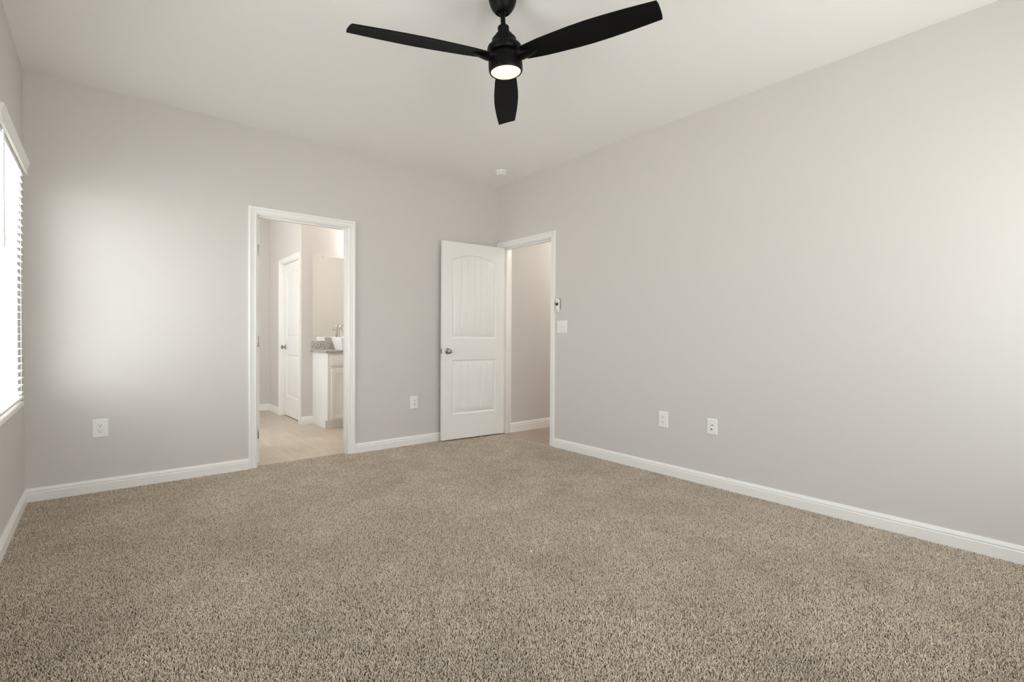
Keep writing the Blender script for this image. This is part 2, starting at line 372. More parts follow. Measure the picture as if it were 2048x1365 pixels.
baseboard('baseboard_right', (0, -D), (0, HD['y0']-RV-CW), (-1, 0))
baseboard('baseboard_rear', (-W, -D), (0, -D), (0, 1))
baseboard('baseboard_bathroom_far', (-W, YB), (XC, YB), (0, -1), z=-.006)
baseboard('baseboard_bathroom_closet', (XC, CD['y1']+RV+CW), (XC, YB), (-1, 0), z=-.006)
baseboard('baseboard_bathroom_mirror', (XC+.0, YV), (-1.42, YV), (0, -1), z=-.006)
baseboard('baseboard_hall', (T, -.105), (2.6, -.105), (0, -1), h=.10, z=-.006)
baseboard('baseboard_bathroom_left', (-W, T), (-W, YB), (1, 0), z=-.006)

# ------------------------------------------------------------------ doors
CAS = [(0, 0), (0, .008), (.003, .0115), (.013, .0115), (.016, .0095), (.019, .012), (.030, .014), (.036, .0125), (.040, .017), (.049, .0185), (.055, .017), (.057, .013), (.057, 0)]
def casing(name, a0, a1, zt, place, parent, z0=0, wl=None, wr=None):
    """place(a, d, z): a along the wall, d out of the wall face"""
    bm = bmesh.new(); cols = []
    for (u, t) in CAS:
        ul = u if wl is None else u*wl/CW
        ur = u if wr is None else u*wr/CW
        pts = [(a0-RV-ul, z0), (a0-RV-ul, zt+RV+u), (a1+RV+ur, zt+RV+u), (a1+RV+ur, z0)]
        cols.append([bm.verts.new(place(a, t, z)) for (a, z) in pts])
    n = len(cols)
    for k in range(n):
        A = cols[k]; B = cols[(k+1) % n]
        for j in range(3): bm.faces.new((A[j], A[j+1], B[j+1], B[j]))
    bm.faces.new([c[0] for c in cols]); bm.faces.new([c[3] for c in cols])
    return link_bm(name, bm, M['trim'], parent)
def jamb(name, a0, a1, zt, d0, d1, place, parent, stop):
    """three boards lining the opening plus the stop strips; d from face 0 (room) to wall depth"""
    L = []
    def bx(a, b, c, d, e, f):
        p = place(a, c, e); q = place(b, d, f)
        L.append((tuple(min(x, y) for x, y in zip(p, q)), tuple(max(x, y) for x, y in zip(p, q))))
    bx(a0-J, a0, d0, d1, -.006, zt+J); bx(a1, a1+J, d0, d1, -.006, zt+J); bx(a0, a1, d0, d1, zt, zt+J)
    s0, s1 = stop
    bx(a0, a0+.011, s0, s1, -.006, zt); bx(a1-.011, a1, s0, s1, -.006, zt); bx(a0+.011, a1-.011, s0, s1, zt-.011, zt)
    return boxes(name, L, M['trim'], parent, bevel=.0008)

def door_leaf(name, w, h, parent, t=.035):
    """two-panel plank door: local x 0 (hinge) .. w, y 0 .. t, z 0 .. h; moulded on both faces"""
    st = .108; px0, px1 = st, w-st
    lo0, lo1 = .255, .812; up0, ups, upp = 1.035, 1.838, 1.902
    cx = (px0+px1)/2; hw = (px1-px0)/2; sag = upp-ups; rad = (hw*hw+sag*sag)/(2*sag); ccz = upp-rad
    def prof(d):
        if d <= 0: return 0
        if d < .010: return -.009*math.sin(d/.010*math.pi/2)
        if d < .020: return -.009
        if d < .036: return -.009+.006*(d-.020)/.016
        return -.003
    fw = px1-px0-2*.036; ng = 6
    gx = [px0+.036+fw*k/ng for k in range(1, ng)]
    def height(x, z):
        dx = min(x-px0, px1-x)
        if z < (lo1+up0)/2: d = min(dx, z-lo0, lo1-z)
        else:
            da = rad-math.hypot(x-cx, z-ccz); d = min(dx, z-up0, da)
        v = prof(d)
        if d > .034:
            for g_ in gx:
                q = abs(x-g_)
                if q < .004: v -= .0050*(1-q/.004)
        return v
    xs = {0, w, cx}
    for e in (0, .004, .008, .011, .016, .022, .026, .031, .036): xs |= {px0+e, px1-e}
    xs |= {px0-.002, px1+.002}
    for g_ in gx: xs |= {g_-.004, g_-.0015, g_, g_+.0015, g_+.004}
    n = 26
    for k in range(n+1): xs.add(px0+.036+fw*k/n)
    zs = {0, h, h-.02}
    for e in (-.002, 0, .004, .008, .011, .016, .022, .026, .031, .036):
        zs |= {lo0+e, lo1-e, up0+e}
    zz = ups-.05
    while zz < upp+.004: zs.add(zz); zz += .003
    for z in (.12, .35, .45, .55, .65, .93, 1.2, 1.4, 1.6, 1.75): zs.add(z)
    def uniq(s):
        o = []
        for v in sorted(s):
            if not o or v-o[-1] > .0006: o.append(v)
        return o
    xs = uniq(xs); zs = uniq(zs)
    bm = bmesh.new(); F = {}
    for side in (0, 1):
        for i, x in enumerate(xs):
            for j, z in enumerate(zs):
                hh = height(x, z); y = (t+hh) if side else -hh
                F[side, i, j] = bm.verts.new((x, y, z))
    nx, nz = len(xs), len(zs)
    for side in (0, 1):
        for i in range(nx-1):
            for j in range(nz-1):
                bm.faces.new((F[side, i, j], F[side, i+1, j], F[side, i+1, j+1], F[side, i, j+1]))
    for i in range(nx-1):
        for j in (0, nz-1): bm.faces.new((F[0, i, j], F[0, i+1, j], F[1, i+1, j], F[1, i, j]))
    for j in range(nz-1):
        for i in (0, nx-1): bm.faces.new((F[0, i, j], F[0, i, j+1], F[1, i, j+1], F[1, i, j]))
    return link_bm(name, bm, M['door'], parent, smooth=True, angle=25)
def knob_on(leaf, x, z, t=.035, sides=(0, 1)):
    for s in sides:
        prof = [(.0, 0), (.031, 0), (.032, .003), (.029, .008), (.020, .010), (.012, .012), (.0105, .024), (.014, .029), (.023, .035), (.0265, .043), (.025, .051), (.017, .057), (.001, .059)]
        m4 = Matrix.Translation((x, t if s else 0, z)) @ Matrix.Rotation(R(-90) if s else R(90), 4, 'X')
        k = lathe('door_knob', prof, M['nickel'], leaf, n=32, mat4=m4, angle=40)
        k['label'] = 'round satin nickel knob on a round rose'
def latch_on(leaf, w, z, t=.035):
    bm = bmesh.new(); add_box(bm, (w-.0005, t/2-.0125, z-.028), (w+.0018, t/2+.0125, z+.028), .001); add_box(bm, (w, t/2-.006, z-.010), (w+.011, t/2+.006, z+.010), .002)
    o = link_bm('latch', bm, M['nickel'], leaf); o['label'] = 'nickel latch plate with bolt'
def hinges(leaf, zs, side, t=.035):
    """side 1: knuckle at y=t face, side 0 at y=0 face; leaf plate on the hinge edge"""
    for z in zs:
        bm = bmesh.new()
        yk = t+.004 if side else -.004
        add_lathe(bm, [(.0055, z-.044), (.0055, z+.044)], 12, Matrix.Translation((-.002, yk, 0)))
        add_lathe(bm, [(.0065, z+.044), (.004, z+.050)], 12, Matrix.Translation((-.002, yk, 0)))
        y0, y1 = (t-.030, t+.002) if side else (-.002, .030)
        add_box(bm, (-.0022, y0, z-.044), (-.0002, y1, z+.044), .0006)
        o = link_bm('hinge', bm, M['nickel'], leaf, smooth=True); o['label'] = 'nickel butt hinge'

# door 1: bedroom entry, opened against the back wall
d1 = structure(empty('door_1', (0, 0, 0)))
pr = lambda a, d, z: (-d, a, z)
casing('casing', HD['y0'], HD['y1'], HD['z'], pr, d1, wr=.092)
jamb('jamb', HD['y0'], HD['y1'], HD['z'], .0, -T, pr, d1, (-.040, -.075))
casing('casing', HD['y0'], HD['y1'], HD['z'], lambda a, d, z: (T+d, a, z), d1, wr=.002)
LW = .752
leaf = door_leaf('door_leaf', LW, 2.022, d1)
leaf.matrix_local = Matrix.Translation((-.006, -.113, .013)) @ Matrix.Rotation(R(180-4.2), 4, 'Z')
# local +y now points to -y (towards the camera); moulded faces on both sides
knob_on(leaf, LW-.060, .905); latch_on(leaf, LW, .905); hinges(leaf, (.33, 1.03, 1.79), 0)
sp = boxes('strike_plate', [((.002, HD['y0']-.0005, .885), (.040, HD['y0']+.0015, .945)), ((-.004, HD['y0']-.0045, .890), (.002, HD['y0']+.0015, .940))], M['nickel'], d1)
sp['label'] = 'small nickel strike plate'

# door 2: bathroom door, swung into the bathroom
d2 = structure(empty('door_2', (0, 0, 0)))
pb = lambda a, d, z: (a, -d, z)
casing('casing', BD['x0'], BD['x1'], BD['z'], pb, d2)
jamb('jamb', BD['x0'], BD['x1'], BD['z'], .0, -T, pb, d2, (-.030, -.070))
casing('casing', BD['x0'], BD['x1'], BD['z'], lambda a, d, z: (a, T+d, z), d2, z0=-.006)
leaf2 = door_leaf('door_leaf', .742, 2.022, d2)
leaf2.matrix_local = Matrix.Translation((BD['x0']+.010+.035, T+.006, .008)) @ Matrix.Rotation(R(90), 4, 'Z')
knob_on(leaf2, .742-.06, .905); latch_on(leaf2, .742, .905); hinges(leaf2, (.245, 1.01, 1.77), 1)

# door 3: closet door inside the bathroom, closed
d3 = structure(empty('door_3', (0, 0, 0)))
pc = lambda a, d, z: (XC-d, a, z)
casing('casing', CD['y0'], CD['y1'], CD['z'], pc, d3, z0=-.006)
jamb('jamb', CD['y0'], CD['y1'], CD['z'], .0, -T, pc, d3, (-.075, -.110))
leaf3 = door_leaf('door_leaf', .774, 2.002, d3)
leaf3.matrix_local = Matrix.Translation((XC+.065+.0, CD['y0']+.003, .006)) @ Matrix.Rotation(R(90), 4, 'Z') @ Matrix.Translation((0, -.035+.025, 0))
knob_on(leaf3, .774-.062, .905, sides=(1,))

# ------------------------------------------------------------------ windows
def window(name, P, a0, a1, z0, z1, dep=.14, cols=3, rows=2, sill=True, recess=.075):
    """P(a, d, z): d=0 wall face, negative goes outwards"""
    root = structure(empty(name, (0, 0, 0)))
    def B(lst, nm, mt, bev=.001):
        L = []
        for (a, b, c, d, e, f) in lst:
            p = P(a, c, e); q = P(b, d, f)
            L.append((tuple(min(x, y) for x, y in zip(p, q)), tuple(max(x, y) for x, y in zip(p, q))))
        return boxes(nm, L, mt, root, bevel=bev)
    fw = .028; r0, r1 = -recess, -dep
    B([(a0, a0+fw, r0, r1, z0, z1), (a1-fw, a1, r0, r1, z0, z1), (a0+fw, a1-fw, r0, r1, z0, z0+fw), (a0+fw, a1-fw, r0, r1, z1-fw, z1)], 'window_frame', M['vinyl'], .003)
    zm = (z0+z1)/2; s = .027
    for (za, zb, off) in ((z0+fw, zm+.018, .012), (zm-.018, z1-fw, .034)):
        ra, rb = r0-off, r0-off-.020
        L = [(a0+fw, a0+fw+s, ra, rb, za, zb), (a1-fw-s, a1-fw, ra, rb, za, zb), (a0+fw+s, a1-fw-s, ra, rb, za, za+s), (a0+fw+s, a1-fw-s, ra, rb, zb-s, zb)]
        for k in range(1, cols):
            a = a0+fw+s+(a1-a0-2*fw-2*s)*k/cols; L.append((a-.009, a+.009, ra-.004, rb+.004, za+s, zb-s))
        for k in range(1, rows):
            z = za+s+(zb-za-2*s)*k/rows; L.append((a0+fw+s, a1-fw-s, ra-.005, rb+.005, z-.009, z+.009))
        B(L, 'window_sash', M['vinyl'], 0)
        B([(a0+fw+s*.5, a1-fw-s*.5, ra-.008, ra-.011, za+s*.5, zb-s*.5)], 'window_pane', M['glass'], 0)
    if sill:
        B([(a0, a1, .027, -recess, z0-.006, z0+.020), (a0-.0, a1+.0, .027, 0, z0-.006, z0+.020)][:1], 'window_sill', M['trim'], .004)
    return root
PL = lambda a, d, z: (-W+d, a, z)
PR = lambda a, d, z: (a, -D+d, z)
WIN_z0 = .640
window('window_1', PL, WIN['y0'], WIN['y1'], WIN['z0'], WIN['z1'])
window('window_2', PL, WIN2['y0'], WIN2['y1'], WIN2['z0'], WIN2['z1'])
window('fill_window_3', PR, FILL_WIN3['x0'], FILL_WIN3['x1'], FILL_WIN3['z0'], FILL_WIN3['z1'])
window('fill_window_4', PR, FILL_WIN5['x0'], FILL_WIN5['x1'], FILL_WIN5['z0'], FILL_WIN5['z1'], cols=2)
window('window_5', PL, BW['y0'], BW['y1'], BW['z0'], BW['z1'], cols=1, rows=1)

# blinds in window 1
bl = empty('window_blinds', (-W, (WIN['y0']+WIN['y1'])/2, WIN['z0']+.02), 0, 'white wooden slat blinds hanging in the window on the left wall', 'window blinds')
ya, yb = WIN['y0']+.006, WIN['y1']-.006
def lb(o):   # geometry was made in world coordinates; keep it there under the moved empty
    o.matrix_parent_inverse = Matrix.Translation(bl.location).inverted(); return o
SX = -W+.002                                                  # slat centre plane
nsl = 32; zb0 = .735; dz = .0422
bm = bmesh.new(); cols = []
for e, (yy) in enumerate((ya, yb)):
    cols.append([(x, z) for (x, z) in [(-.025, -.0008), (-.0125, .0009), (0, .0014), (.0125, .0009), (.025, -.0008), (.0125, -.0017), (0, -.0012), (-.0125, -.0017)]])
A = [bm.verts.new((x, ya, z)) for x, z in cols[0]]; B_ = [bm.verts.new((x, yb, z)) for x, z in cols[1]]
for k in range(8): bm.faces.new((A[k], A[(k+1) % 8], B_[(k+1) % 8], B_[k]))
bm.faces.new(A[::-1]); bm.faces.new(B_)
s0 = link_bm('slat', bm, M['slat'], bl); lb(s0)
for k in range(nsl):
    s = s0 if k == 0 else s0.copy()
    if k: C.objects.link(s); s.parent = bl; lb(s)
    s.matrix_basis = Matrix.Translation((SX, 0, zb0+k*dz)) @ Matrix.Rotation(R(4), 4, 'Y')
ztop = WIN['z1']
lb(box('bottom_rail', (SX-.026, ya, zb0-.040), (SX+.026, yb, zb0-.026), M['slat'], bl, bevel=.003))
lb(box('headrail', (SX-.030, ya, ztop-.048), (SX+.028, yb, ztop-.003), M['vinyl'], bl, bevel=.002))
for yy in (ya+.14, (ya+yb)/2, yb-.14):
    bm = bmesh.new()
    for xx in (-.026, .026): add_lathe(bm, [(.0009, zb0-.03), (.0009, ztop-.03)], 6, Matrix.Translation((SX+xx, yy, 0)))
    lb(link_bm('ladder_cord', bm, M['slat'], bl))
bm = bmesh.new()                                              # valance with a crown profile and short returns
vp = [(.0, 0), (.012, 0), (.014, .008), (.011, .013), (.011, .040), (.014, .046), (.016, .056), (.020, .062), (.020, .074), (.0, .076)]
A = [bm.verts.new((-W+.034+x, WIN['y0']-.012, 2.014+z)) for x, z in vp]; B_ = [bm.verts.new((-W+.034+x, WIN['y1']+.012, 2.014+z)) for x, z in vp]
n = len(vp)
for k in range(n): bm.faces.new((A[k], A[(k+1) % n], B_[(k+1) % n], B_[k]))
bm.faces.new(A[::-1]); bm.faces.new(B_)
for y0_, y1_ in ((WIN['y0']-.012, WIN['y0']-.002), (WIN['y1']+.002, WIN['y1']+.012)):
    add_box(bm, (-W+.001, y0_, 2.014), (-W+.036, y1_, 2.089))
v = lb(link_bm('valance', bm, M['slat'], bl)); v['label'] = 'white moulded valance'
bm = bmesh.new(); add_lathe(bm, [(.0045, 1.47), (.0055, 1.50), (.0042, 1.62), (.0042, 2.00)], 10, Matrix.Translation((-W+.040, ya+.085, 0)))
wn = lb(link_bm('tilt_wand', bm, M['vinyl'], bl, smooth=True)); wn['label'] = 'clear grey tilt wand'

# ------------------------------------------------------------------ ceiling fan
FP = Vector((-1.89, -2.478, 2.66))
fan = empty('ceiling_fan', (FP.x, FP.y, H), 0, 'matte black three-blade ceiling fan with a lit round lamp, hanging from the ceiling', 'ceiling fan')
fan_inv = Matrix.Translation(fan.location).inverted()
cn = lathe('canopy', [(.070, H), (.070, H-.008), (.067, H-.030), (.060, H-.052), (.050, H-.070), (.040, H-.082), (.033, H-.088), (.028, H-.088), (.026, H-.080), (.001, H-.080)], M['black'], fan, mat4=Matrix.Translation((FP.x, FP.y, 0)))
cn.matrix_parent_inverse = fan_inv
nz = Vector((-.0778, .0043, 1)).normalized(); ex = (Vector((1, 0, 0))-nz*nz.x).normalized(); ey = nz.cross(ex)
FM = Matrix(((ex.x, ey.x, nz.x, FP.x), (ex.y, ey.y, nz.y, FP.y), (ex.z, ey.z, nz.z, FP.z), (0, 0, 0, 1)))
def fpart(o): o.matrix_parent_inverse = fan_inv; return o
fpart(lathe('downrod', [(.012, .03), (.012, -.115)], M['black'], fan, n=24, mat4=FM))
fpart(lathe('hanger_ball', [(.004, .024), (.018, .018), (.024, .004), (.022, -.008), (.012, -.016)], M['black'], fan, n=24, mat4=FM))
fpart(lathe('coupling_cover', [(.013, -.072), (.026, -.072), (.028, -.075), (.028, -.104), (.030, -.107)], M['black'], fan, n=40, mat4=FM))
fpart(lathe('motor_housing', [(.026, -.102), (.036, -.106), (.041, -.110), (.042, -.118), (.046, -.122), (.055, -.127), (.060, -.134), (.061, -.150), (.064, -.156), (.074, -.161), (.082, -.168), (.085, -.176), (.085, -.188), (.080, -.198), (.070, -.204), (.064, -.206), (.064, -.236), (.060, -.240)], M['black'], fan, n=64, mat4=FM))
fpart(lathe('light_kit', [(.066, -.232), (.078, -.234), (.083, -.240), (.084, -.262), (.083, -.282), (.079, -.290), (.074, -.290), (.073, -.284), (.001, -.284)], M['black'], fan, n=64, mat4=FM))
ln = fpart(lathe('lamp_lens', [(.0725, -.283), (.0725, -.288), (.066, -.293), (.050, -.297), (.025, -.299), (.001, -.2995)], M['lens'], fan, n=64, mat4=FM)); ln['label'] = 'glowing warm white lamp lens'
outl = [(.095, .036), (.105, .044), (.14, .050), (.20, .058), (.28, .064), (.36, .069), (.44, .071), (.52, .069), (.60, .065), (.68, .059), (.725, .055), (.747, .053), (.750, .0505)]
def blade(angle):
    bm = bmesh.new(); th = .0055
    up = []; dn = []
    for (r, w) in outl:
        ru, rd = [], []
        for s in range(-4, 5):
            y = w*s/4
            rr = r
            if r == .750: rr = r-.004*abs(s/4)**6
            if r == .095: rr = r+.006*abs(s/4)**2
            ru.append(bm.verts.new((rr, y, th/2+.002*(1-(s/4)**2)))); rd.append(bm.verts.new((rr, y, -th/2+.002*(1-(s/4)**2))))
        up.append(ru); dn.append(rd)
    for i in range(len(outl)-1):
        for s in range(8):
            bm.faces.new((up[i][s], up[i][s+1], up[i+1][s+1], up[i+1][s])); bm.faces.new((dn[i][s], dn[i+1][s], dn[i+1][s+1], dn[i][s+1]))
        bm.faces.new((up[i][0], up[i+1][0], dn[i+1][0], dn[i][0])); bm.faces.new((up[i][8], dn[i][8], dn[i+1][8], up[i+1][8]))
    for s in range(8):
        bm.faces.new((up[0][s], dn[0][s], dn[0][s+1], up[0][s+1])); bm.faces.new((up[-1][s], up[-1][s+1], dn[-1][s+1], dn[-1][s]))
    # pitch about the blade's own axis, droop, then round the hub
    BM = FM @ Matrix.Rotation(R(angle), 4, 'Z') @ Matrix.Translation((0, 0, -.222)) @ Matrix.Rotation(.036, 4, 'Y') @ Matrix.Rotation(R(-12), 4, 'X')
    bmesh.ops.transform(bm, matrix=BM, verts=bm.verts[:])
    b = fpart(link_bm('blade', bm, M['blade'], fan, smooth=True, angle=40))
    bm = bmesh.new(); rings = []
    for (r, hw, zt, zl) in [(.052, .016, .004, -.020), (.070, .026, .004, -.024), (.095, .028, -.002, -.024), (.120, .025, -.003, -.019), (.150, .018, -.003, -.012), (.172, .009, -.003, -.006), (.178, .003, -.003, -.004)]:
        ring = [bm.verts.new((r, hw*math.cos(t), (zt+zl)/2+(zt-zl)/2*math.sin(t))) for t in [2*math.pi*k/12 for k in range(12)]]
        rings.append(ring)
    for a, c in zip(rings, rings[1:]):
        for k in range(12): bm.faces.new((a[k], a[(k+1) % 12], c[(k+1) % 12], c[k]))
    bm.faces.new(rings[0]); bm.faces.new(rings[-1][::-1])
    bmesh.ops.transform(bm, matrix=BM, verts=bm.verts[:])
    br = link_bm('blade_bracket', bm, M['black'], b, smooth=True, angle=60)
    return b
for a in (50.45, 170.45, -69.55): blade(a)

# ------------------------------------------------------------------ smoke detector
sd = empty('smoke_detector', (-.285, -.440, H), 0, 'round white smoke detector on the ceiling near the far corner', 'smoke detector')
lathe('detector_base', [(.062, 0), (.064, -.004), (.062, -.014), (.056, -.016)], M['plastic'], sd)
lathe('detector_cover', [(.053, -.012), (.053, -.018), (.050, -.034), (.042, -.041), (.022, -.043), (.001, -.043)], M['plastic'], sd)
bm = bmesh.new()
for k in range(24):
    a = 2*math.pi*k/24
    if k % 3: add_box(bm, (.0505, -.0035, -.030), (.0525, .0035, -.021), 0, Matrix.Rotation(a, 4, 'Z'))
link_bm('vent_slots', bm, M['slotgray'], sd)

# ------------------------------------------------------------------ wall plates: local x across, y = -out of wall (0 is the wall face), z up
def plate(bm, w, h, t=.0062):
    vs = []
    for (ins, y) in ((0, 0), (0, -.002), (.0045, -t), (.012, -t-.0004)):
        vs.append([bm.verts.new((x, y, z)) for x, z in ((-w/2+ins, -h/2+ins), (w/2-ins, -h/2+ins), (w/2-ins, h/2-ins), (-w/2+ins, h/2-ins))])
    for a, b in zip(vs, vs[1:]):
        for k in range(4): bm.faces.new((a[k], a[(k+1) % 4], b[(k+1) % 4], b[k]))
    bm.faces.new(vs[0][::-1]); bm.faces.new(vs[-1])
def screw(parent, x, z, y=-.0066):
    lathe('screw', [(.001, 0), (.0032, 0), (.0028, .0012), (.001, .0014)], M['plastic'], parent, n=14, mat4=Matrix.Translation((x, y, z)) @ Matrix.Rotation(R(90), 4, 'X'))
def outlet(loc, rotz, label, w=.085, h=.125):
    o = empty('wall_outlet', loc, rotz, label, 'electrical outlet')
    bm = bmesh.new(); plate(bm, w, h); link_bm('cover_plate', bm, M['plastic'], o)
    for zc in (.0195, -.0195):
        bm = bmesh.new(); n = 28
        pts = [(max(-.0172, min(.0172, .0195*math.cos(2*math.pi*k/n))), .0142*math.sin(2*math.pi*k/n)) for k in range(n)]
        A = [bm.verts.new((x, -.0060, zc+z)) for x, z in pts]; Bv = [bm.verts.new((x*.95, -.0086, zc+z*.95)) for x, z in pts]
        for k in range(n): bm.faces.new((A[k], A[(k+1) % n], Bv[(k+1) % n], Bv[k]))
        bm.faces.new(A[::-1]); bm.faces.new(Bv)
        rc = link_bm('receptacle', bm, M['plastic'], o)
        bm = bmesh.new()
        add_box(bm, (-.0082, -.0090, zc-.0005), (-.0056, -.0080, zc+.0078)); add_box(bm, (.0056, -.0090, zc+.0005), (.0080, -.0080, zc+.0072))
        add_lathe(bm, [(.0028, 0), (.0028, .0010)], 12, Matrix.Translation((0, -.0080, zc-.0072)) @ Matrix.Rotation(R(90), 4, 'X'))
        sl = link_bm('socket_slots', bm, M['dark'], rc); sl['label'] = 'dark plug slots'
    screw(o, 0, 0)
    return o
outlet((-3.411, 0, .430), 0, 'white outlet plate low on the back wall, left of the bathroom doorway')
outlet((-1.022, 0, .413), 0, 'white outlet plate between the bathroom doorway and the open door')
outlet((0, -2.151, .427), R(-90), 'white outlet plate on the right wall, left of the cable plate')
outlet((-1.42, 1.60, .685), R(-90), 'white outlet plate on the side panel of the bathroom vanity', w=.07, h=.114)

cp = empty('cable_plate', (0, -2.557, .427), R(-90), 'white wall plate with two dark cable jacks, right of the outlet on the right wall', 'cable outlet')
bm = bmesh.new(); plate(bm, .078, .116); link_bm('cover_plate', bm, M['plastic'], cp)
bm = bmesh.new(); add_box(bm, (-.012, -.0078, .006), (.010, -.0062, .022), .001); o = link_bm('phone_jack', bm, M['plastic'], cp)
bm = bmesh.new(); add_box(bm, (-.004, -.0084, .010), (.010, -.0074, .016)); o2 = link_bm('jack_opening', bm, M['dark'], o)
o = lathe('coax_jack', [(.0085, 0), (.0085, .002), (.0055, .0025), (.0048, .009), (.003, .009)], M['chrome'], cp, n=20, mat4=Matrix.Translation((0, -.0064, -.014)) @ Matrix.Rotation(R(90), 4, 'X'))
o2 = lathe('jack_opening', [(.0001, 0), (.0046, 0), (.0046, .0012), (.0001, .0012)], M['dark'], o, n=16, mat4=Matrix.Translation((0, -.0150, -.014)) @ Matrix.Rotation(R(90), 4, 'X'))
screw(cp, 0, .047); screw(cp, 0, -.047)

sw = empty('light_switch', (0, -1.030, 1.166), R(-90), 'white double switch plate on the right wall beside the door casing', 'light switch')
bm = bmesh.new(); plate(bm, .132, .122); link_bm('cover_plate', bm, M['plastic'], sw)
for k, xx in enumerate((-.023, .023)):
    bm = bmesh.new(); add_box(bm, (xx-.0055, -.0072, -.0125), (xx+.0055, -.0060, .0125), .0005)
    add_box(bm, (-.0042, -.018, -.0055), (.0042, 0, .0055), .0012, Matrix.Translation((xx, -.004, .001)) @ Matrix.Rotation(R(-24 if k == 0 else 24), 4, 'X'))
    link_bm('toggle', bm, M['plastic'], sw, smooth=True)
    screw(sw, xx, .030); screw(sw, xx, -.030)

# fan remote resting in its wall cradle
def pill(bm, w0, w1, h, y0, y1, ins, zc=0):
    n = 40; rings = []
    for (i, y) in ((0, y0), (0, y0+(y1-y0)*.7), (ins*.4, y0+(y1-y0)*.92), (ins, y1)):
        pts = []
        for k in range(n):
            t = 2*math.pi*k/n; c, s = math.cos(t), math.sin(t)
            z = (h/2-i)*(abs(s)**.75)*(1 if s > 0 else -1)
            w = (w0+(w1-w0)*(z/h+.5))/2-i
            pts.append(bm.verts.new((w*(abs(c)**.6)*(1 if c > 0 else -1), y, zc+z)))
        rings.append(pts)
    for a, b in zip(rings, rings[1:]):
        for k in range(n): bm.faces.new((a[k], a[(k+1) % n], b[(k+1) % n], b[k]))
    bm.faces.new(rings[0][::-1]); bm.faces.new(rings[-1])
cr = empty('remote_cradle', (0, -.979, 1.378), R(-90), 'small grey-rimmed wall cradle holding the fan remote, above the switch plate', 'remote holder')
bm = bmesh.new(); pill(bm, .066, .070, .128, 0, -.006, .002); link_bm('back_plate', bm, M['gray'], cr, smooth=True)
bm = bmesh.new(); add_box(bm, (-.026, -.024, -.064), (.026, -.0225, -.040), .0006); add_box(bm, (-.028, -.024, -.064), (-.026, -.004, -.040), .0006); add_box(bm, (.026, -.024, -.064), (.028, -.004, -.040), .0006); add_box(bm, (-.028, -.024, -.066), (.028, -.004, -.064), .0006)
link_bm('pocket', bm, M['plastic'], cr)
rm = empty('remote_control', (-.0065, -.979, 1.380), R(-90), 'white oval fan remote with a dark winged button pad, in the wall cradle', 'remote control')
bm = bmesh.new(); pill(bm, .044, .052, .118, 0, -.0145, .004); link_bm('remote_body', bm, M['plastic'], rm, smooth=True)
bm = bmesh.new(); add_lathe(bm, [(.0055, 0), (.0075, 0), (.0075, .0015), (.0055, .0015)], 24, Matrix.Translation((.0, -.0142, .032)) @ Matrix.Rotation(R(90), 4, 'X'), False, False)
link_bm('round_button', bm, M['gray'], rm)
bm = bmesh.new(); bf = [(-.021, .022), (-.009, .012), (.009, .012), (.021, .022), (.019, -.006), (.010, -.017), (0, -.010), (-.010, -.017), (-.019, -.006)]
A = [bm.verts.new((x, -.0140, z+.004)) for x, z in bf]; Bv = [bm.verts.new((x*.94, -.0160, z*.94+.004)) for x, z in bf]
for k in range(9): bm.faces.new((A[k], A[(k+1) % 9], Bv[(k+1) % 9], Bv[k]))
bm.faces.new(A[::-1]); bm.faces.new(Bv); b = link_bm('button_pad', bm, M['dark'], rm); b['label'] = 'dark winged button pad'
bm = bmesh.new(); add_box(bm, (-.008, -.0252, -.056), (.004, -.0242, -.050), .0003); link_bm('cradle_mark', bm, M['dark'], cr)

# ------------------------------------------------------------------ spring door stop on the baseboard
ds = empty('door_stop', (-.700, -.0115, .040), 0, 'small spring door stop on the baseboard behind the open door', 'door stop')
bm = bmesh.new(); N = 220; turns = 13; rr = .0055; wire = .0011; prev = None
for k in range(N+1):
    t = k/N; a = 2*math.pi*turns*t; cy = -.006-.050*t
    ring = [bm.verts.new(((rr+wire*math.cos(q))*math.cos(a), cy+wire*math.sin(q), (rr+wire*math.cos(q))*math.sin(a))) for q in (0, math.pi/2, math.pi, 3*math.pi/2)]
    if prev:
        for j in range(4): bm.faces.new((prev[j], prev[(j+1) % 4], ring[(j+1) % 4], ring[j]))
    prev = ring
link_bm('spring', bm, M['chrome'], ds, smooth=True)
lathe('stop_base', [(.001, 0), (.011, 0), (.010, .003), (.006, .007)], M['chrome'], ds, n=24, mat4=Matrix.Rotation(R(90), 4, 'X'))
lathe('rubber_tip', [(.006, .054), (.0068, .056), (.0062, .064), (.001, .066)], M['plastic'], ds, n=20, mat4=Matrix.Rotation(R(90), 4, 'X'))

